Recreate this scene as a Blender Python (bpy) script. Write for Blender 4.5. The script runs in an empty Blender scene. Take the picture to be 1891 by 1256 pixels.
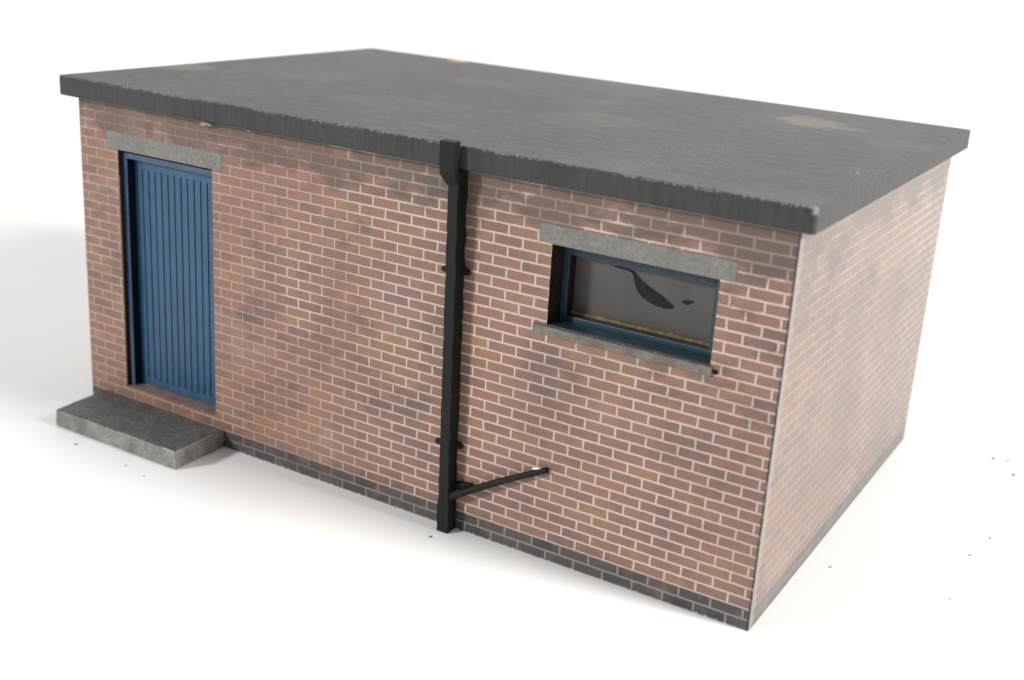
import bpy, bmesh, math, random
from mathutils import Vector, Matrix, noise as mnoise
random.seed(7)
S = bpy.context.scene
COL = S.collection
S.unit_settings.system = 'METRIC'
S.unit_settings.scale_length = 0.01          # one unit is one centimetre: a small card kit

# ---------------------------------------------------------------- dimensions
L, D, H = 7.558, 4.806, 3.30                  # walls
OF, OR_, OB, OL, T = 0.122, 0.130, 0.105, 0.138, 0.20   # roof overhangs and thickness
BW, BH = 0.2795, 0.0935                       # brick pitch
DX0, DX1, DZ0, DZ1 = 0.538, 1.810, 0.315, 2.832
WX0, WX1, WZ0, WZ1 = 5.531, 6.982, 2.120, 2.810

# ---------------------------------------------------------------- node helper
class N:
    def __init__(s, name):
        s.m = bpy.data.materials.new(name); s.m.use_nodes = True
        s.nt = s.m.node_tree; s.nt.nodes.clear()
        s.out = s.nt.nodes.new('ShaderNodeOutputMaterial')
        s.b = s.nt.nodes.new('ShaderNodeBsdfPrincipled')
        s.nt.links.new(s.b.outputs[0], s.out.inputs[0])
    def set(s, inp, v):
        if v is None: return
        if hasattr(v, 'links'): s.nt.links.new(v, inp)
        else: inp.default_value = v
    def math(s, op, a, b=None, c=None, clamp=False):
        n = s.nt.nodes.new('ShaderNodeMath'); n.operation = op; n.use_clamp = clamp
        for i, v in enumerate((a, b, c)): s.set(n.inputs[i], v)
        return n.outputs[0]
    def smooth(s, x, a, b, lo=0., hi=1.):
        n = s.nt.nodes.new('ShaderNodeMapRange'); n.interpolation_type = 'SMOOTHSTEP'
        s.set(n.inputs[0], x); s.set(n.inputs[1], a); s.set(n.inputs[2], b); s.set(n.inputs[3], lo); s.set(n.inputs[4], hi)
        return n.outputs[0]
    def lin(s, x, a, b, lo, hi):
        n = s.nt.nodes.new('ShaderNodeMapRange')
        s.set(n.inputs[0], x); s.set(n.inputs[1], a); s.set(n.inputs[2], b); s.set(n.inputs[3], lo); s.set(n.inputs[4], hi)
        return n.outputs[0]
    def noise(s, vec, scale, detail=3., rough=.55, out=0):
        n = s.nt.nodes.new('ShaderNodeTexNoise'); s.set(n.inputs['Vector'], vec)
        n.inputs['Scale'].default_value = scale; n.inputs['Detail'].default_value = detail; n.inputs['Roughness'].default_value = rough
        return n.outputs[out]
    def voro(s, vec, scale):
        n = s.nt.nodes.new('ShaderNodeTexVoronoi'); s.set(n.inputs['Vector'], vec); n.inputs['Scale'].default_value = scale
        return n.outputs['Distance']
    def white(s, vec):
        n = s.nt.nodes.new('ShaderNodeTexWhiteNoise'); n.noise_dimensions = '3D'; s.set(n.inputs['Vector'], vec)
        return n.outputs['Value']
    def comb(s, x, y, z=0.):
        n = s.nt.nodes.new('ShaderNodeCombineXYZ')
        for i, v in enumerate((x, y, z)): s.set(n.inputs[i], v)
        return n.outputs[0]
    def sep(s, v):
        n = s.nt.nodes.new('ShaderNodeSeparateXYZ'); s.set(n.inputs[0], v); return n.outputs
    def mix(s, f, a, b, mode='MIX'):
        n = s.nt.nodes.new('ShaderNodeMix'); n.data_type = 'RGBA'; n.blend_type = mode
        s.set(n.inputs[0], f)
        for i, v in ((6, a), (7, b)):
            if isinstance(v, tuple) and len(v) == 3: v = v + (1.,)
            s.set(n.inputs[i], v)
        return n.outputs[2]
    def ramp(s, f, stops, const=False):
        n = s.nt.nodes.new('ShaderNodeValToRGB'); s.set(n.inputs[0], f)
        cr = n.color_ramp; cr.interpolation = 'CONSTANT' if const else 'LINEAR'
        while len(cr.elements) < len(stops): cr.elements.new(.5)
        for e, (p, c) in zip(cr.elements, stops):
            e.position = p; e.color = c + (1.,)
        return n.outputs[0]
    def map(s, vec, scale):
        n = s.nt.nodes.new('ShaderNodeMapping'); s.set(n.inputs[0], vec); n.inputs[3].default_value = scale
        return n.outputs[0]
    def obj(s):
        return s.nt.nodes.new('ShaderNodeTexCoord').outputs['Object']
    def uv(s):
        return s.nt.nodes.new('ShaderNodeTexCoord').outputs['UV']
    def bump(s, h, strength, dist=.01):
        n = s.nt.nodes.new('ShaderNodeBump'); s.set(n.inputs['Height'], h)
        n.inputs['Strength'].default_value = strength; n.inputs['Distance'].default_value = dist
        s.nt.links.new(n.outputs[0], s.b.inputs['Normal'])
    def fin(s, col, rough=.6, spec=.5):
        if isinstance(col, tuple): col = col + (1.,)
        s.set(s.b.inputs['Base Color'], col); s.set(s.b.inputs['Roughness'], rough)
        s.set(s.b.inputs['Specular IOR Level'], spec)
        return s.m

# ---------------------------------------------------------------- materials
def mat_brick(name, rough=.55, spec=.35, raw_edge_and_sheen=False, seed=0.):
    m = N(name)
    uvv = m.uv(); u, v, _ = m.sep(uvv)
    flat = m.comb(u, v, seed)
    wob = m.noise(flat, 22., 2.); wob2 = m.noise(m.comb(v, u, 3.1 + seed), 22., 2.)
    u2 = m.math('ADD', u, m.math('MULTIPLY', m.math('SUBTRACT', wob, .5), .012))
    v2 = m.math('ADD', v, m.math('MULTIPLY', m.math('SUBTRACT', wob2, .5), .010))
    row = m.math('FLOOR', m.math('DIVIDE', v2, BH))
    odd = m.math('MODULO', row, 2.)
    # odd rows have a joint at u = 4.977, even ones half a brick on
    uu = m.math('DIVIDE', m.math('SUBTRACT', m.math('ADD', u2, 27.95), m.math('ADD', 4.977 + .13975, m.math('MULTIPLY', odd, -.13975))), BW)
    colm = m.math('FLOOR', uu)
    fu = m.math('MULTIPLY', m.math('FRACT', uu), BW)
    fv = m.math('SUBTRACT', v2, m.math('MULTIPLY', row, BH))
    d = m.math('MINIMUM', m.math('MINIMUM', fu, m.math('SUBTRACT', BW, fu)), m.math('MINIMUM', fv, m.math('SUBTRACT', BH, fv)))
    big = m.noise(flat, .8, 3.)
    big = m.math('ADD', m.math('MULTIPLY', m.math('SUBTRACT', big, .5), 1.1), m.smooth(u, 1.9, 4.9, .30, .72))
    thick = m.smooth(big, .25, .75, .0050, .0084)
    mort = m.math('SUBTRACT', 1., m.smooth(d, m.math('SUBTRACT', thick, .0028), m.math('ADD', thick, .0034)))
    h1 = m.white(m.comb(row, colm, seed + .37)); h2 = m.white(m.comb(row, colm, seed + 5.11))
    cl = m.noise(flat, 1.7, 2.)                              # printed sheet drifts in tone over the wall
    key = m.math('ADD', m.math('MULTIPLY', h1, .50), m.math('ADD', .05, m.math('MULTIPLY', m.smooth(cl, .32, .66), .42)))
    base = m.ramp(key, [(0., (.150, .101, .085)), (.08, (.178, .113, .094)), (.24, (.216, .126, .104)), (.5, (.250, .139, .108)),
                        (.70, (.270, .150, .112)), (.86, (.280, .162, .110)), (.94, (.286, .175, .108)), (1., (.298, .186, .106))])
    # scorched or mossy halves of single bricks
    halfn = m.smooth(m.noise(m.comb(m.math('ADD', u, m.math('MULTIPLY', h2, 9.)), v, seed), 5., 2.), .52, .66)
    base = m.mix(m.math('MULTIPLY', halfn, m.math('MULTIPLY', h2, .42)), base, (.125, .095, .080))
    oc = m.math('MULTIPLY', m.smooth(m.noise(m.comb(u, v, 21. + seed), .95, 2.), .50, .64), m.smooth(h2, .35, .9))
    base = m.mix(m.math('MULTIPLY', oc, .7), base, (.268, .158, .095))
    speck = m.noise(flat, 95., 3., .7)
    base = m.mix(1., base, m.mix(m.lin(speck, .3, .7, 0., 1.), (.58, .58, .58), (1.36, 1.33, 1.32)), 'MULTIPLY')
    # plinth of two blue-grey engineering courses
    pl = m.math('LESS_THAN', row, 1.5)
    pls = m.math('MULTIPLY', pl, m.smooth(m.noise(m.comb(u, v, 44. + seed), 2.6, 4., .65), .28, .48, .84, 1.))
    plc = m.mix(h1, (.040, .038, .039), (.078, .073, .072))
    plc = m.mix(m.smooth(m.noise(flat, 7., 4., .65), .45, .7, 0., .7), plc, (.120, .098, .090))
    base = m.mix(pls, base, plc)
    soot = m.math('MULTIPLY', m.smooth(v, .17, .42, 1., 0.), m.smooth(m.noise(m.comb(u, v, 51. + seed), 2.2, 4., .65), .45, .68))
    base = m.mix(m.math('MULTIPLY', soot, .6), base, (.085, .068, .060))
    mc = m.mix(m.smooth(big, .25, .70), (.45, .345, .29), (.57, .495, .445))
    mc = m.mix(m.lin(speck, .35, .65, 0., .45), mc, (.35, .26, .225))
    mc = m.mix(m.math('MULTIPLY', pl, .80), mc, (.165, .155, .150))
    c = m.mix(m.math('MULTIPLY', mort, .93), base, mc)
    # printed weathering: dark blotches, more of them in the top courses
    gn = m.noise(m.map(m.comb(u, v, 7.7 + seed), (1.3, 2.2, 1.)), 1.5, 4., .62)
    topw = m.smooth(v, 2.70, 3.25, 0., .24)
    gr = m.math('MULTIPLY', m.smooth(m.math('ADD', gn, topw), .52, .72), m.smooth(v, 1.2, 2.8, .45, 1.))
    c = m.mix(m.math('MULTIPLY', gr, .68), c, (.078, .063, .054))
    dk = m.smooth(m.noise(m.comb(u, v, 33. + seed), 1.15, 4., .6), .42, .66)
    c = m.mix(m.math('MULTIPLY', dk, .15), c, (.075, .058, .050))
    pal = m.smooth(m.noise(m.comb(u, v, 15.3 + seed), 1.1, 3.), .55, .75)
    c = m.mix(m.math('MULTIPLY', pal, .16), c, (.46, .33, .30))
    if raw_edge_and_sheen:
        c = m.mix(.30, c, (.215, .195, .170))  # pale grey veil of sheen put into the end wall's brick colour
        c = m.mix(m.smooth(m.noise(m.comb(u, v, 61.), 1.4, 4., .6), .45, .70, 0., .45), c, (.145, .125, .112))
    if raw_edge_and_sheen:                                            # rubbed raw card along the front edge of the end wall
        e = m.smooth(m.math('ADD', u, m.math('MULTIPLY', m.noise(m.comb(u, v, 2.), 7., 3.), -.06)), -.01, .075, 1., 0.)
        c = m.mix(m.math('MULTIPLY', e, .55), c, (.33, .315, .30))
    else:                                                   # inked right-hand edge, rubbed foot
        e = m.math('MULTIPLY', m.smooth(u, L - .030, L - .012), m.smooth(m.noise(m.comb(u, v, 2.), 9., 2.), .25, .5))
        c = m.mix(m.math('MULTIPLY', e, .9), c, (.022, .016, .015))
        ft = m.math('MULTIPLY', m.smooth(v, .0, .022, 1., 0.), m.smooth(m.noise(m.comb(u, 0., 4.), 24., 3.), .5, .6))
        c = m.mix(m.math('MULTIPLY', ft, .8), c, (.5, .49, .48))
    m.bump(m.math('ADD', m.math('MULTIPLY', speck, .6), m.math('MULTIPLY', mort, -.25)), .25, .004)
    return m.fin(c, rough, spec)

def mat_speckle(name, c1, c2, scale, rough=.6, spec=.4, bump=.25, stretch=(1, 1, 1), stain=None, topdark=None):
    m = N(name); o = m.map(m.obj(), stretch)
    a = m.noise(o, scale, 5., .65); b = m.noise(m.obj(), scale * .14, 3.)
    f = m.math('ADD', m.lin(a, .3, .7, -.15, .75), m.lin(b, .3, .7, 0., .4), clamp=True)
    c = m.mix(f, c1, c2)
    if stain:
        c = m.mix(m.smooth(m.noise(m.map(m.obj(), (1, 1, .6)), scale * .09, 4.), .52, .68, 0., .75), c, stain)
    if topdark:                                             # upward faces mixed darker, with a fine grain
        nz = m.sep(m.nt.nodes.new('ShaderNodeNewGeometry').outputs['True Normal'])[2]
        c = m.mix(m.math('MULTIPLY', m.smooth(nz, .3, .8), m.lin(m.noise(m.obj(), 50., 4., .75), .35, .6, .25, .95)), c, topdark)
    m.bump(a, bump, .006)
    return m.fin(c, rough, spec)

def mat_roof():
    m = N('dark_felt_card'); o = m.obj(); x, y, z = m.sep(o)
    fine = m.noise(m.map(o, (1.5, .8, 1.)), 24., 4., .8); mid = m.noise(m.map(o, (1.4, 3.2, 1.)), 3.2, 5., .62); big = m.noise(o, .55, 3.)
    f = m.math('ADD', m.lin(mid, .32, .68, -.1, .85), m.lin(big, .35, .65, -.15, .45), clamp=True)
    top = m.mix(f, (.034, .034, .033), (.104, .101, .096))
    top = m.mix(m.lin(fine, .43, .56, 0., .85), top, (.020, .020, .0195))
    warm = m.smooth(m.noise(m.comb(x, y, 5.), .75, 3.), .52, .7)
    top = m.mix(m.math('MULTIPLY', warm, .30), top, (.150, .120, .100))
    def blot(cx, cy, rx, ry, col, k, top):
        nx = m.math('DIVIDE', m.math('SUBTRACT', x, cx), rx); ny = m.math('DIVIDE', m.math('SUBTRACT', y, cy), ry)
        r = m.math('SQRT', m.math('ADD', m.math('MULTIPLY', nx, nx), m.math('MULTIPLY', ny, ny)))
        r = m.math('ADD', r, m.math('MULTIPLY', m.math('SUBTRACT', m.noise(o, 4., 4., .65), .5), 1.5))
        return m.mix(m.smooth(r, .55, 1.05, k, 0.), top, col)
    top = blot(6.32, 3.85, .42, .42, (.215, .170, .128), .62, top)
    top = blot(6.70, 3.75, .30, .18, (.17, .145, .125), .45, top)
    top = blot(1.36, 4.78, .13, .16, (.55, .33, .12), .85, top)
    top = blot(.05, 1.35, .35, .40, (.20, .165, .13), .5, top)
    # white specks of dust stuck in the felt
    sp = m.smooth(m.voro(m.comb(x, y, 0.), 1.9), .016, .028, 1., 0.)
    top = m.mix(m.math('MULTIPLY', sp, .8), top, (.8, .8, .8))
    # inked fascia with vertical brush marks and a rubbed upper arris
    br = m.noise(m.map(o, (1., 1., .09)), 26., 3., .6); bl = m.noise(o, 1.6, 3.)
    fas = m.mix(m.math('ADD', m.lin(br, .3, .7, -.1, .65), m.lin(bl, .35, .65, -.05, .35), clamp=True), (.009, .0095, .009), (.036, .036, .034))
    side = m.smooth(x, L + OR_ - .03, L + OR_ - .005)
    fas = m.mix(m.math('MULTIPLY', side, .6), fas, (.060, .058, .058))  # right fascia coloured lighter: its stronger light and sheen painted in
    geo = m.nt.nodes.new('ShaderNodeNewGeometry'); nz = m.sep(geo.outputs['True Normal'])[2]
    istop = m.math('GREATER_THAN', nz, .35)
    c = m.mix(istop, fas, top)
    wn = m.noise(o, 34., 4., .75); wl = m.noise(m.comb(x, 0., 0.), 1.1, 2.)
    front = m.smooth(y, -OF + .034, -OF + .010)
    zed = m.smooth(z, H + T - .026, H + T - .008)
    wear = m.math('MULTIPLY', m.math('MULTIPLY', front, zed), m.smooth(m.math('ADD', wn, m.math('MULTIPLY', wl, .35)), .66, .82))
    c = m.mix(m.math('MULTIPLY', wear, .65), c, (.34, .34, .33))
    dk = m.math('MULTIPLY', m.math('MULTIPLY', m.smooth(y, -OF + .045, -OF + .02), istop), m.smooth(m.noise(o, 13., 4., .7), .50, .58))
    c = m.mix(m.math('MULTIPLY', dk, .8), c, (.03, .03, .03))
    # rubbed near corner
    cx = m.math('SUBTRACT', x, L + OR_ - .02); cy = m.math('SUBTRACT', y, -OF + .01)
    rr = m.math('SQRT', m.math('ADD', m.math('MULTIPLY', cx, cx), m.math('MULTIPLY', cy, cy)))
    cor = m.math('MULTIPLY', m.smooth(m.math('ADD', rr, m.math('MULTIPLY', wn, .05)), .030, .060, 1., 0.), m.smooth(z, H + .13, H + T - .03))
    c = m.mix(m.math('MULTIPLY', cor, .65), c, (.38, .37, .35))
    m.bump(m.math('ADD', fine, m.math('MULTIPLY', mid, .8)), .8, .018)
    return m.fin(c, .50, .5)

def mat_paint(name, c1, c2, rough=.45, spec=.45, nick=None, sc=9.):
    m = N(name); o = m.obj()
    a = m.noise(o, sc, 4., .6); f = m.noise(o, 60., 3., .7)
    c = m.mix(m.lin(a, .3, .7, 0., 1.), c1, c2)
    c = m.mix(m.lin(f, .3, .7, 0., .28), c, tuple(v * .5 for v in c1))
    if nick:
        c = m.mix(m.smooth(m.noise(m.map(o, (1., 1., .45)), 26., 3., .7), .665, .71, 0., .75), c, nick)
    m.bump(f, .2, .004)
    return m.fin(c, m.lin(a, .3, .7, rough - .07, rough + .08), spec)

M = {}
M['brick'] = mat_brick('printed_brick_card')
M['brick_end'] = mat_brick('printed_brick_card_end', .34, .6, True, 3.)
M['reveal'] = mat_speckle('dark_card_edge', (.012, .009, .008), (.035, .024, .020), 22., .85, .1, stretch=(1, 1, 1.6))  # near-black card for the sides of the openings and inner wall faces
M['ledge'] = mat_speckle('brick_ledge_card', (.17, .095, .075), (.31, .20, .165), 16., .7, .3)
M['raw'] = mat_speckle('raw_card', (.34, .31, .28), (.62, .59, .56), 16., .8, .2)
M['edge'] = mat_speckle('rubbed_card_edge', (.10, .09, .085), (.40, .38, .36), 12., .8, .2)
m_ = N('groove_ink_and_shade'); M['groove'] = m_.fin((.003, .007, .016), .8, .1)
M['roof'] = mat_roof()
M['concrete'] = mat_speckle('printed_concrete', (.120, .117, .107), (.225, .219, .203), 30., .65, .35, stain=(.16, .15, .135))
M['sill'] = mat_speckle('printed_concrete_sill', (.105, .093, .076), (.205, .188, .158), 24., .65, .35, stain=(.10, .08, .06))
M['step'] = mat_speckle('dark_grain_card', (.105, .101, .094), (.330, .322, .304), 40., .65, .4, .5, stain=(.13, .124, .115), topdark=(.058, .055, .051))
M['blue'] = mat_paint('blue_paint', (.020, .067, .136), (.031, .096, .184), .42, .45, (.12, .22, .36))
M['blue_frame'] = mat_paint('blue_frame_paint', (.028, .066, .130), (.050, .100, .175), .45, .45, (.22, .26, .30), 7.)
M['blue_dark'] = mat_paint('dark_blue_frame_paint', (.008, .033, .053), (.018, .060, .086), .42, .45, (.10, .16, .22), 7.)
M['black'] = mat_paint('black_paint', (.006, .0072, .0062), (.011, .0125, .011), .6, .22, None, 6.)
M['yellow'] = mat_speckle('stained_glazing_card', (.05, .042, .024), (.27, .19, .085), 26., .7, .3)
M['glue'] = mat_speckle('dried_glue', (.17, .14, .125), (.42, .36, .33), 30., .45, .5)
M['dust'] = mat_speckle('dark_dust', (.10, .095, .09), (.24, .23, .22), 30., .8, .2)
M['pale_dust'] = mat_speckle('pale_dust', (.46, .45, .44), (.62, .61, .60), 30., .8, .2)
M['white_glint'] = mat_speckle('white_glint', (.75, .72, .72), (.85, .84, .84), 20., .5, .4)
def mat_pane():
    m = N('smoky_acetate'); o = m.obj()
    a = m.noise(o, 2.4, 3.); f = m.noise(o, 40., 3., .7)
    c = m.mix(m.lin(a, .3, .7, 0., 1.), (.066, .058, .053), (.090, .081, .076))
    c = m.mix(m.lin(f, .5, .75, 0., .10), c, (.13, .12, .11))
    return m.fin(c, .33, .35)
M['pane'] = mat_pane()
def mat_dark_mark():  # dark mark on the pane, fading out at its rim
    m = N('dark_pane_mark'); at = m.nt.nodes.new('ShaderNodeAttribute'); at.attribute_name = 'fade'
    m.set(m.b.inputs['Alpha'], m.math('MULTIPLY', at.outputs['Fac'], .93))
    a = m.noise(m.obj(), 18., 4., .65)
    return m.fin(m.mix(a, (.010, .009, .008), (.026, .022, .020)), .6, .15)
M['dark_mark'] = mat_dark_mark()
def mat_paper():
    m = N('white_paper'); o = m.obj()
    a = m.noise(o, .35, 3.); f = m.noise(o, 14., 4., .6)
    c = m.mix(m.lin(a, .3, .7, 0., 1.), (.835, .832, .825), (.86, .858, .85))
    c = m.mix(m.lin(f, .4, .7, 0., .12), c, (.79, .785, .775))
    m.bump(f, .06, .01)
    return m.fin(c, .75, .25)
M['paper'] = mat_paper()

# ---------------------------------------------------------------- mesh helpers
def add_box(bm, x0, x1, y0, y1, z0, z1, mi=0, taper=None):
    vs = [bm.verts.new((x, y, z)) for z in (z0, z1) for y in (y0, y1) for x in (x0, x1)]
    fs = [(0, 2, 3, 1), (4, 5, 7, 6), (0, 1, 5, 4), (2, 6, 7, 3), (0, 4, 6, 2), (1, 3, 7, 5)]
    for f in fs:
        q = bm.faces.new([vs[i] for i in f]); q.material_index = mi
    return vs
def obj(name, bm, mats, parent=None, bevel=0., seg=2, smooth=False):
    me = bpy.data.meshes.new(name); bmesh.ops.recalc_face_normals(bm, faces=bm.faces); bm.to_mesh(me); bm.free()
    for mt in (mats if isinstance(mats, (list, tuple)) else [mats]): me.materials.append(mt)
    if smooth:
        for p in me.polygons: p.use_smooth = True
    o = bpy.data.objects.new(name, me); COL.objects.link(o)
    if parent: o.parent = parent
    if bevel:
        b = o.modifiers.new('edge', 'BEVEL'); b.width = bevel; b.segments = seg; b.limit_method = 'ANGLE'; b.angle_limit = math.radians(40)
    return o
def box_obj(name, ext, mat, parent, bevel=.004, seg=2):
    bm = bmesh.new(); add_box(bm, *ext); return obj(name, bm, mat, parent, bevel, seg)
def jitter(bm, amp, scale, axes=(1, 1, 1)):
    for v in bm.verts:
        n = mnoise.noise_vector(v.co * scale)
        v.co += Vector((n.x * amp * axes[0], n.y * amp * axes[1], n.z * amp * axes[2]))

# ---------------------------------------------------------------- the building
root = bpy.data.objects.new('model_building', None); COL.objects.link(root)
root.location = (0, 0, 0)
root['label'] = 'small flat-roofed red brick model building of printed card with blue door and black drainpipe'
root['category'] = 'model building'

def wall_sheet(name, mats, holes=(), origin=(0, 0, 0), du=(1, 0, 0), dn=(0, 1, 0), length=L, thick=.34, u0=0.):
    """A card wall: outer face, inner face and the edges, with real openings; UV = (run, height)."""
    bm = bmesh.new(); uvl = bm.loops.layers.uv.new('UVMap')
    us = sorted({0., length} | {h[0] for h in holes} | {h[1] for h in holes})
    zs = sorted({0., H} | {h[2] for h in holes} | {h[3] for h in holes})
    O, U, Nn = Vector(origin), Vector(du), Vector(dn)
    P = lambda u, z, t: O + U * u + Nn * t + Vector((0, 0, z))
    def inhole(i, j):
        uc = (us[i] + us[i + 1]) / 2; zc = (zs[j] + zs[j + 1]) / 2
        return any(h[0] < uc < h[1] and h[2] < zc < h[3] for h in holes)
    def quad(pts, uvs, mi):
        f = bm.faces.new([bm.verts.new(p) for p in pts]); f.material_index = mi
        for lp, q in zip(f.loops, uvs): lp[uvl].uv = q
    for i in range(len(us) - 1):
        for j in range(len(zs) - 1):
            if inhole(i, j): continue
            a, b, c, d = us[i], us[i + 1], zs[j], zs[j + 1]
            q = [(a, c), (b, c), (b, d), (a, d)]
            quad([P(*k, 0) for k in q], [(k[0] + u0, k[1]) for k in q], 0)
            quad([P(*k, thick) for k in q], [(k[0] + u0, k[1]) for k in q], 1)
    rims = [((0, 0, 0, H), 1), ((length, length, 0, H), 2)]
    for (a, b, c, d), mi in rims:
        quad([P(a, c, 0), P(a, c, thick), P(b, d, thick), P(b, d, 0)], [(a, c)] * 4, mi)
    quad([P(0, H, 0), P(length, H, 0), P(length, H, thick), P(0, H, thick)], [(0, 0)] * 4, 1)
    quad([P(0, 0, 0), P(length, 0, 0), P(length, 0, thick), P(0, 0, thick)], [(0, 0)] * 4, 1)
    for h in holes:
        a, b, c, d, foot = h
        for (p, q, mi) in (((a, c), (a, d), 1), ((b, c), (b, d), 1), ((a, d), (b, d), 1), ((a, c), (b, c), foot)):
            quad([P(*p, 0), P(*p, thick), P(*q, thick), P(*q, 0)], [(p[0], p[1])] * 4, mi)
    me_o = obj(name, bm, mats, root)
    return me_o

C = .055                                         # thickness of the end-wall card that laps the front wall
wall_sheet('wall', [M['brick'], M['reveal'], M['raw'], M['ledge']],
           ((DX0, DX1, DZ0, DZ1, 3), (WX0, WX1, WZ0, WZ1, 1)), (0, 0, 0), (1, 0, 0), (0, 1, 0), L - .006)
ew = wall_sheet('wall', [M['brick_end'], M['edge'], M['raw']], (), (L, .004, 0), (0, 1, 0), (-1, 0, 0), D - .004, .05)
lw = wall_sheet('wall', [M['brick'], M['raw'], M['raw']], (), (-.002, D, 0), (0, -1, 0), (1, 0, 0), D - .345, .05, .07)
bw = wall_sheet('wall', [M['brick'], M['raw'], M['raw']], (), (L - .013, D, 0), (-1, 0, 0), (0, -1, 0), L - .07, .05, .03)
ew['label'] = 'pale brick end wall, sheen mixed into its colour, with a rubbed white front edge'

# raw card showing along the left edge of the doorway
bm = bmesh.new()
zz = DZ0
pts = []
n = 60
for k in range(n + 1):
    z = DZ0 + .02 + (DZ1 - DZ0 - .28) * k / n
    w = .004 + .012 * mnoise.noise(Vector((3.3, 0, z * 9)))
    pts.append((max(.003, w), z))
ring = []
for w, z in pts:
    ring.append([bm.verts.new((DX0 - w, -.0016, z)), bm.verts.new((DX0 + .002, -.0016, z)), bm.verts.new((DX0 + .002, .012, z)), bm.verts.new((DX0 - w, .0005, z))])
for a, b in zip(ring, ring[1:]):
    for i in range(4): bm.faces.new((a[i], a[(i + 1) % 4], b[(i + 1) % 4], b[i]))
bm.faces.new(ring[0]); bm.faces.new(ring[-1][::-1])
obj('worn_edge', bm, M['ledge'], root)

# lintels: slightly proud card strips
def lintel(x0, x1, z0, z1):
    bm = bmesh.new(); nseg = 30
    lo, hi = [], []
    for k in range(nseg + 1):
        x = x0 + (x1 - x0) * k / nseg
        e = .010
        lo.append((x, z0)); hi.append((x, z1 + e * mnoise.noise(Vector((x * 9, 5, 0))) - (.012 if k in (0, nseg) else 0)))
    fr = [bm.verts.new((x, -.0035, z)) for x, z in lo + hi[::-1]]
    bk = [bm.verts.new((x, -.0008, z)) for x, z in lo + hi[::-1]]
    bm.faces.new(fr); bm.faces.new(bk[::-1])
    for i in range(len(fr)):
        j = (i + 1) % len(fr); bm.faces.new((fr[i], bk[i], bk[j], fr[j]))
    return obj('lintel', bm, M['concrete'], root, .0015, 1)
lintel(.385, 1.935, DZ1 + .002, 3.007)
lintel(5.408, 7.105, WZ1 + .002, 2.972)

# ---- door
FY = .055                                        # face of the door frame
bm = bmesh.new()
s = .056
add_box(bm, DX0 + .002, DX0 + s, FY, .150, DZ0 + .002, DZ1 - .032)
add_box(bm, DX1 - s, DX1 - .002, FY, .150, DZ0 + .002, DZ1 - .032)
add_box(bm, DX0 + s, DX1 - s, FY + .002, .150, 2.745, DZ1 - .032)
fr = obj('door_frame', bm, [M['blue_frame'], M['reveal']], root, .006, 2)
# near-black strip painting the shade on the frame's inner face beside the door
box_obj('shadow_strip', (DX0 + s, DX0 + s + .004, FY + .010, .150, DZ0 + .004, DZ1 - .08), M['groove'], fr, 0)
bm = bmesh.new()                                 # a streak of bare card low on the frame
y0 = FY - .0015
za, zb = DZ0 + .01, 1.35
prev = None
for k in range(25):
    t = k / 24; z = za + (zb - za) * t
    w = .030 * (1 - t) ** .7 + .004 + .006 * mnoise.noise(Vector((0, 8, z * 7)))
    c = DX0 + .030 - .006 * t
    cur = [bm.verts.new((c - w * .5, y0, z)), bm.verts.new((c + w * .5, y0, z)), bm.verts.new((c + w * .5, FY + .0012, z)), bm.verts.new((c - w * .5, FY + .0012, z))]
    if prev:
        for i in range(4): bm.faces.new((prev[i], prev[(i + 1) % 4], cur[(i + 1) % 4], cur[i]))
    else: bm.faces.new(cur)
    prev = cur
bm.faces.new(prev[::-1])
obj('bare_streak', bm, mat_speckle('bare_frame_card', (.10, .115, .125), (.20, .215, .22), 20., .7, .3), fr)

bm = bmesh.new()
GZ0, GZ1 = .403, 2.640
PX0, PX1 = DX0 + s + .006, DX1 - s - .002
gx = [.705 + .0889 * k for k in range(11)]
g = .0150
add_box(bm, PX0, PX1, .166, .180, DZ0 + .004, DZ1 - .06)               # backing sheet at the bottom of the grooves
add_box(bm, PX0, PX1, .152, .1655, GZ1, DZ1 - .075)                    # top rail
add_box(bm, PX0, PX1, .150, .1655, DZ0 + .004, GZ0)                    # bottom rail
edges = [PX0] + gx + [PX1]
for k in range(len(edges) - 1):
    a = edges[k] + (g / 2 if k else 0); b = edges[k + 1] - (g / 2 if k < len(edges) - 2 else 0)
    dy = random.uniform(-.0012, .0012)
    add_box(bm, a, b, .152 + dy, .1655, GZ0 + .0005, GZ1 - .0005)
for f in bm.faces:
    c = f.calc_center_median()
    if abs(c.y - .166) < .0003: f.material_index = 1
obj('door', bm, [M['blue'], M['groove']], root, .0025, 2)

# ---- window: sill board, frame, glazing strip, pane, smear
wf_y = .205
bm = bmesh.new(); f_ = .056
zB = WZ0 + .003
add_box(bm, WX0 + .002, WX0 + .060, wf_y, .312, zB + .045, WZ1 - .012)
add_box(bm, 6.872, WX1 - .002, wf_y, .312, zB + .045, WZ1 - .012)
add_box(bm, WX0 + .060, 6.872, wf_y + .002, .312, 2.690, WZ1 - .012)
add_box(bm, WX0 + .002, WX1 - .002, wf_y - .002, .312, zB, zB + .045)
wf = obj('window_frame', bm, M['blue_dark'], root, .006, 2)
box_obj('sill_board', (WX0 + .002, WX1 - .002, .003, wf_y - .003, WZ0 + .001, WZ0 + .009), M['blue_dark'], wf, .003)
box_obj('inner_shade_strip', (WX0 + .060, WX0 + .064, wf_y + .012, .310, zB + .047, WZ1 - .068), M['reveal'], wf, 0)  # dark strip painting the shade inside the left stile
bm = bmesh.new(); nseg = 40; prev = None
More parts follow.
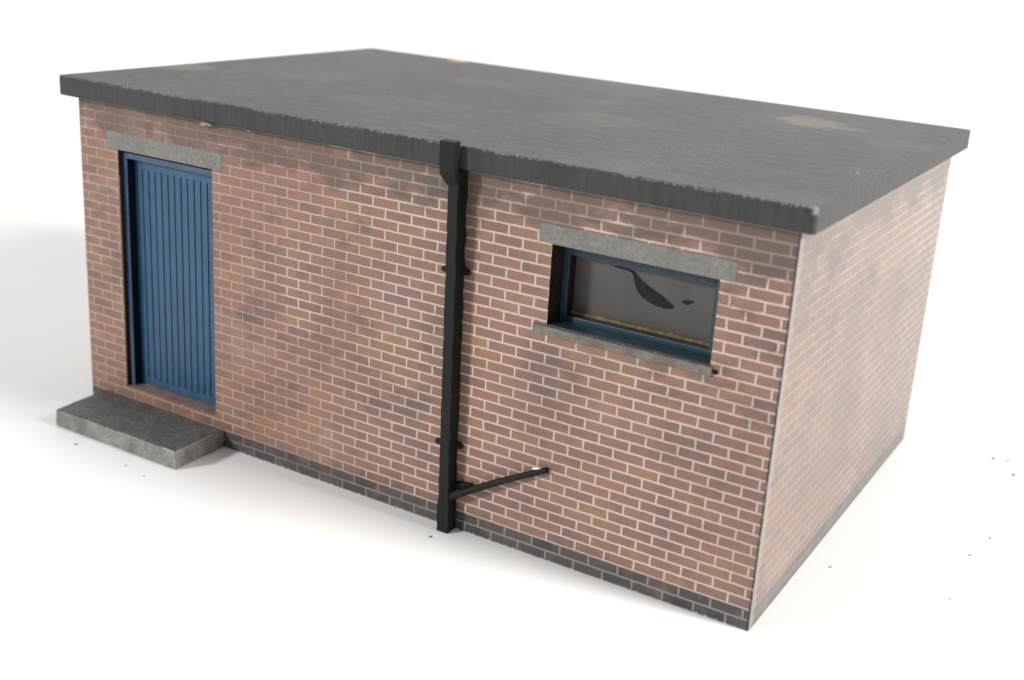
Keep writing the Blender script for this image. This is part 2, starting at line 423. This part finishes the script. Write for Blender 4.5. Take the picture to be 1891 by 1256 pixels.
for k in range(nseg + 1):
    x = WX0 + .064 + (6.868 - WX0 - .066) * k / nseg
    h = .030 + .007 * mnoise.noise(Vector((x * 6, 1, 0))) ; yy = .286 + .006 * mnoise.noise(Vector((x * 5, 4, 0)))
    cur = [bm.verts.new((x, yy, zB + .046)), bm.verts.new((x, .311, zB + .046)), bm.verts.new((x, .311, zB + .046 + h)), bm.verts.new((x, yy + .003, zB + .046 + h * .8))]
    if prev:
        for i in range(4): bm.faces.new((prev[i], prev[(i + 1) % 4], cur[(i + 1) % 4], cur[i]))
    else: bm.faces.new(cur)
    prev = cur
bm.faces.new(prev[::-1])
for f in bm.faces: f.material_index = 0
obj('glazing_strip', bm, M['yellow'], wf)
pane = box_obj('pane', (WX0 + .01, WX1 - .01, .3135, .325, WZ0 + .03, WZ1 - .015), M['pane'], wf, 0)
SM = [(5.939, 2.642), (6.072, 2.648), (6.138, 2.639), (6.211, 2.573), (6.294, 2.529), (6.375, 2.497), (6.443, 2.462), (6.513, 2.416),
      (6.489, 2.396), (6.413, 2.379), (6.308, 2.396), (6.225, 2.428), (6.168, 2.478), (6.137, 2.546), (6.115, 2.613), (6.066, 2.633)]
BL = [(6.562, 2.471), (6.593, 2.496), (6.662, 2.501), (6.676, 2.487), (6.623, 2.455), (6.584, 2.456)]
def mark(name, loops):
    bm = bmesh.new(); lay = bm.verts.layers.float.new('fade')
    for pts, inset in loops:
        P = [Vector((x, 0, z)) for x, z in pts]; n = len(P)
        # densify
        Q = []
        for i in range(n):
            for t in (0, .5): Q.append(P[i].lerp(P[(i + 1) % n], t))
        n = len(Q); out, inn = [], []
        for i in range(n):
            tn = (Q[(i + 1) % n] - Q[i - 1]).normalized(); nr = Vector((tn.z, 0, -tn.x))
            a = bm.verts.new((Q[i].x - nr.x * inset * .3, .3110, Q[i].z - nr.z * inset * .3)); a[lay] = 0.
            b = bm.verts.new((Q[i].x + nr.x * inset * .7, .3104, Q[i].z + nr.z * inset * .7)); b[lay] = 1.
            out.append(a); inn.append(b)
        for i in range(n):
            j = (i + 1) % n; bm.faces.new((out[i], out[j], inn[j], inn[i]))
        bm.faces.new(inn)
    return obj(name, bm, M['dark_mark'], pane)
mark('dark_mark', [(SM, .017)])
mark('dark_mark', [(BL, .008)])

# ---- concrete sill below the window
bm = bmesh.new(); add_box(bm, 5.413, 7.004, -.026, -.0008, 2.043, WZ0 - .003)
bmesh.ops.subdivide_edges(bm, edges=[e for e in bm.edges if abs((e.verts[0].co - e.verts[1].co).x) > 1], cuts=30)
jitter(bm, .004, 5., (0, .4, 1))
obj('window_sill', bm, M['sill'], root, .003, 1)
def blob(name, c, r, mat, parent, amp=.35, sc=1., sub=3, freq=9.):
    bm = bmesh.new(); bmesh.ops.create_icosphere(bm, subdivisions=sub, radius=1.)
    for v in bm.verts:
        k = 1 + amp * mnoise.noise(v.co * 1.7 + Vector(c) * 3) + amp * .5 * mnoise.noise(v.co * 4.1)
        v.co = Vector((v.co.x * r[0] * k, v.co.y * r[1] * k, v.co.z * r[2] * k)) + Vector(c)
    return obj(name, bm, mat, parent, smooth=True)
blob('glue_spot', (7.030, -.004, 2.080), (.022, .010, .020), M['reveal'], root)

# ---- roof slab
bm = bmesh.new()
add_box(bm, -OL, L + OR_, -OF, D + OB, H + .002, H + T)
bmesh.ops.bevel(bm, geom=[e for e in bm.edges if abs((e.verts[0].co - e.verts[1].co).z) > .1], offset=.030, segments=4, affect='EDGES', profile=.5)
bmesh.ops.subdivide_edges(bm, edges=[e for e in bm.edges if (e.verts[0].co - e.verts[1].co).length > 1], cuts=70, use_grid_fill=True)
for v in bm.verts:
    n = mnoise.noise(Vector((v.co.x * 1.1, v.co.y * 1.1, v.co.z * 3)))
    n2 = mnoise.noise(Vector((v.co.x * 7, v.co.y * 7, v.co.z * 9)))
    if v.co.y < -OF + .001: v.co.y += .006 * n + .004 * n2
    if v.co.z < H + .1 and v.co.y < -OF + .02: v.co.z += .004 * abs(n2)
roof = obj('roof', bm, M['roof'], root, .014, 3)
blob('glue_bead', (1.800, -.045, 3.272), (.075, .022, .024), M['glue'], roof, .7, sub=4)
blob('glue_bead', (2.330, -.05, 3.286), (.03, .022, .014), M['glue'], roof, .6)

# ---- doorstep
bm = bmesh.new()
add_box(bm, .235, 1.938, -.678, -.002, .003, .190)
for v in bm.verts:
    if v.co.y > -.1: v.co.x += -.018
    elif v.co.z > .1: v.co.x += (.012 if v.co.x < 1 else -.004)
bmesh.ops.subdivide_edges(bm, edges=bm.edges[:], cuts=14, use_grid_fill=True)
jitter(bm, .006, 4.); jitter(bm, .003, 17.)
st = obj('doorstep', bm, M['step'], root, .018, 3)
bm = bmesh.new()                                   # worn pale arrises
def worn_bar(bm, a, b, w, seed):
    a, b = Vector(a), Vector(b); n = 48; prev = None
    d = (b - a).normalized(); up = Vector((0, 0, 1)) if abs(d.z) < .5 else Vector((1, 0, 0))
    sx = d.cross(up).normalized(); sy = d.cross(sx)
    for k in range(n + 1):
        p = a.lerp(b, k / n); p += sx * .005 * mnoise.noise(p * 5 + Vector((seed, 0, 0)))
        r = w * max(.1, .7 + 1.1 * mnoise.noise(p * 11 + Vector((seed, 3, 0))))
        cur = [bm.verts.new(p + (sx * math.cos(t) + sy * math.sin(t)) * r) for t in (0, 1.257, 2.513, 3.77, 5.027)]
        if prev:
            for i in range(5): bm.faces.new((prev[i], prev[(i + 1) % 5], cur[(i + 1) % 5], cur[i]))
        else: bm.faces.new(cur)
        prev = cur
    bm.faces.new(prev[::-1])
worn_bar(bm, (1.9330, -.6735, .016), (1.9285, -.6735, .178), .0100, 1.)
worn_bar(bm, (1.9365, -.666, .006), (1.928, -.33, .005), .0085, 2.)
worn_bar(bm, (.55, -.6725, .1845), (1.924, -.6730, .1850), .0066, 3.)
worn_bar(bm, (1.9290, -.66, .1850), (1.9180, -.15, .1850), .0060, 4.)
obj('worn_edge', bm, mat_speckle('worn_step_card', (.26, .255, .245), (.50, .49, .48), 24., .7, .3), st)

# ---- drainpipe, a little out of plumb
PB, PT = Vector((4.634, -.135, .0)), Vector((4.597, -.150, 3.290))     # front left arris, bottom and top
PWd = .101
bm = bmesh.new(); n = 60; prev = None
for k in range(n + 1):
    t = k / n; p = PB.lerp(PT, t); z = p.z
    e = .010
    j = [e * mnoise.noise(Vector((z * 9, i * 7.3, 0))) for i in range(4)]
    if z < .30: w0, w1 = -.010, .008
    else: w0, w1 = 0, 0
    cur = [bm.verts.new((p.x + w0 + j[0], p.y, z + .002)), bm.verts.new((p.x + PWd + w1 + j[1], p.y, z + .002)),
           bm.verts.new((p.x + PWd + w1 + j[2], -.003, z + .002)), bm.verts.new((p.x + w0 + j[3], -.003, z + .002))]
    if prev:
        for i in range(4): bm.faces.new((prev[i], prev[(i + 1) % 4], cur[(i + 1) % 4], cur[i]))
    else: bm.faces.new(cur)
    prev = cur
bm.faces.new(prev[::-1])
pipe = obj('drainpipe', bm, M['black'], root, .005, 2)
# hopper head: a box in front of the fascia that funnels into the pipe
bm = bmesh.new()
hx0, hx1, hy0, hy1 = 4.548, 4.694, -.224, -.1315
rings = [(3.165, 4.588, 4.706, -.156, -.128), (3.268, hx0 + .006, hx1, hy0 + .006, hy1), (3.40, hx0, hx1, hy0, hy1), (3.535, hx0, hx1 - .002, hy0 + .003, hy1)]
prev = None
for z, a, b, c, d in rings:
    cur = [bm.verts.new((a, c, z)), bm.verts.new((b, c, z)), bm.verts.new((b, d, z)), bm.verts.new((a, d, z))]
    if prev:
        for i in range(4): bm.faces.new((prev[i], prev[(i + 1) % 4], cur[(i + 1) % 4], cur[i]))
    else: bm.faces.new(cur)
    prev = cur
bm.faces.new(prev[::-1])
bmesh.ops.subdivide_edges(bm, edges=bm.edges[:], cuts=5, use_grid_fill=True)
jitter(bm, .004, 12.)
obj('hopper', bm, M['black'], pipe, .006, 2)
# ears of the two pipe clips
def ear(x_in, x_out, z):
    bm = bmesh.new(); outl = [(x_in, .036), (x_in + (x_out - x_in) * .55, .030), (x_out, .014), (x_out + (x_out - x_in) * .06, -.006),
                              (x_out - (x_out - x_in) * .1, -.026), (x_in + (x_out - x_in) * .45, -.030), (x_in, -.022)]
    fr = [bm.verts.new((x, -.030, z + dz)) for x, dz in outl]; bk = [bm.verts.new((x, -.001, z + dz)) for x, dz in outl]
    bm.faces.new(fr); bm.faces.new(bk[::-1])
    for i in range(len(fr)):
        j = (i + 1) % len(fr); bm.faces.new((fr[i], bk[i], bk[j], fr[j]))
    obj('clip_ear', bm, M['black'], pipe, .005, 2)
for z, dx in ((2.405, 0.), (.812, .012)):
    ear(4.615 + dx, 4.488 + dx, z); ear(4.70 + dx, 4.772 + dx, z + .012)
# thin branch pipe running up along the wall
bm = bmesh.new(); prev = None; n = 40
a, b = Vector((4.715, -.100, .345)), Vector((5.655, -.030, .862))
for k in range(n + 1):
    t = k / n; p = a.lerp(b, t); p.z += .014 * math.sin(math.pi * t) + .004 * mnoise.noise(p * 7)
    d = (b - a).normalized(); up = Vector((0, -1, 0)); sx = d.cross(up).normalized(); sy = d.cross(sx)
    r = .036 - .010 * t; r *= 1 + .12 * mnoise.noise(p * 14)
    cur = [bm.verts.new(p + (sx * math.cos(q * math.tau / 10) + sy * .8 * math.sin(q * math.tau / 10)) * r) for q in range(10)]
    if prev:
        for i in range(10): bm.faces.new((prev[i], prev[(i + 1) % 10], cur[(i + 1) % 10], cur[i]))
    else: bm.faces.new(cur)
    prev = cur
bm.faces.new(prev[::-1])
br = obj('branch_pipe', bm, M['black'], pipe, smooth=True)
bm = bmesh.new(); add_box(bm, 4.700, 4.905, -.050, -.004, .395, .465)
for v in bm.verts:
    if v.co.x > 4.8: v.co.z += .045; v.co.y += .012
bmesh.ops.subdivide_edges(bm, edges=bm.edges[:], cuts=4, use_grid_fill=True); jitter(bm, .010, 9.)
obj('pipe_collar', bm, M['black'], pipe, .006, 2)
def chip(name, c, r, mat, parent): return blob(name, c, r, mat, parent, .5)
bm = bmesh.new(); bmesh.ops.create_icosphere(bm, subdivisions=3, radius=1.)
for v in bm.verts:
    k = 1 + .35 * mnoise.noise(v.co * 2.3)
    q = Vector((v.co.x * .040 * k, v.co.y * .010 * k, v.co.z * .010 * k)); q.rotate(Matrix.Rotation(-.28, 3, 'Y')); v.co = q + Vector((5.555, -.052, .855))
glint_o = obj('painted_glint', bm, M['white_glint'], pipe, smooth=True)  # highlight near the branch pipe's end, built as a small white blob

# ---------------------------------------------------------------- the paper it stands on
bm = bmesh.new()
fw = Vector((-.4888, .8724, 0)); sd = Vector((.8724, .4888, 0)); base = Vector((10.10, -8.31, 0))
prof = [(-60., 0.), (0., 0.), (12., 0.), (27., 0.)] + [(27. + 9. * math.sin(a * math.pi / 48), 9. - 9. * math.cos(a * math.pi / 48)) for a in range(1, 25)] + [(36., 40.)]
prev = None
for t, z in prof:
    cur = [bm.verts.new(base + fw * t + sd * q + Vector((0, 0, z))) for q in (-70., 70.)]
    if prev: bm.faces.new((prev[0], prev[1], cur[1], cur[0]))
    prev = cur
gr = obj('ground', bm, M['paper'], smooth=True); gr['kind'] = 'structure'

# crumbs of dust
CR = [((4.657, -.268), .018, 'dark crumb on the white paper just in front of the drainpipe foot'),
      ((1.509, -.902), .014, 'dark crumb on the white paper in front of the middle of the grey doorstep'),
      ((.756, -.861), .015, 'dark crumb on the white paper off the left half of the grey doorstep'),
      ((1.813, -.950), .010, 'small grey crumb on the white paper near the front right corner of the doorstep'),
      ((7.782, 1.427), .020, 'lone grey crumb on the white paper close beside the pale end wall'),
      ((8.527, 4.893), .035, 'leftmost grey crumb of the distant cluster, nearest the far corner of the end wall'),
      ((8.668, 4.934), .030, 'faint grey crumb in the middle of the distant cluster right of the end wall'),
      ((8.791, 4.586), .036, 'largest grey crumb of the distant cluster at the right edge'),
      ((8.867, 2.910), .024, 'grey crumb on the paper below the distant cluster at the right edge'),
      ((8.778, 2.445), .022, 'grey crumb on the paper right of the lone crumb beside the end wall'),
      ((8.803, 1.517), .022, 'grey crumb on the paper at lower right, nearest the camera')]
for (x, y), r, lab in CR:
    o = blob('crumb', (0, 0, 0), (r * random.uniform(.6, .95), r * random.uniform(.5, .8), r * .4), M['dust'] if x < 7 else M['pale_dust'], None, .6, sub=2)
    if x > 7: o.scale = (.75, .75, .75)
    o.location = (x, y, r * .3); o['label'] = lab; o['category'] = 'crumb'; o['group'] = 'crumbs of dust on the white paper'

# ---------------------------------------------------------------- light
w = bpy.data.worlds.new('World'); S.world = w; w.use_nodes = True
bg = w.node_tree.nodes['Background']; bg.inputs[0].default_value = (1., .995, .985, 1.); bg.inputs[1].default_value = .34
def area(name, loc, target, size, power, col=(1, 1, 1)):
    l = bpy.data.lights.new(name, 'AREA'); l.shape = 'DISK'; l.size = size; l.energy = power; l.color = col
    o = bpy.data.objects.new(name, l); COL.objects.link(o); o.location = loc
    o.rotation_euler = (Vector(target) - Vector(loc)).to_track_quat('-Z', 'Y').to_euler()
    return o
area('front_lamp', (-23., -41., 24.), (4., 0., 1.), 7., 22000., (1., .995, .985))
area('side_lamp', (48., 5.0, 28.), (4., 2.4, 1.), 11., 33000., (1., .99, .975))

# ---------------------------------------------------------------- camera (solved from the photograph)
cam = bpy.data.cameras.new('Camera'); co = bpy.data.objects.new('Camera', cam); COL.objects.link(co)
r = Vector((0.86008443, 0.50592381, 0.06554296)); u = Vector((-0.20852724, 0.23139638, 0.95024844)); f = Vector((-0.46558691, 0.83096138, -0.30451932))
mw = Matrix(((r.x, u.x, -f.x, 10.10378), (r.y, u.y, -f.y, -8.30925), (r.z, u.z, -f.z, 5.28457), (0, 0, 0, 1)))
co.matrix_world = mw
cam.sensor_width = 36.; cam.lens = 2249.62 / 1891 * 36
cam.shift_x = -(995.09 - 945.5) / 1891; cam.shift_y = -(628 - 571.25) / 1891
cam.clip_start = .05; cam.clip_end = 2000.
cam.dof.use_dof = True; cam.dof.focus_distance = 10.5; cam.dof.aperture_fstop = .0428 / .10
S.camera = co
S.view_settings.view_transform = 'Standard'; S.view_settings.look = 'None'
S.view_settings.exposure = 0.; S.view_settings.gamma = 1.; S.view_settings.use_curve_mapping = False
S.cycles.use_denoising = True
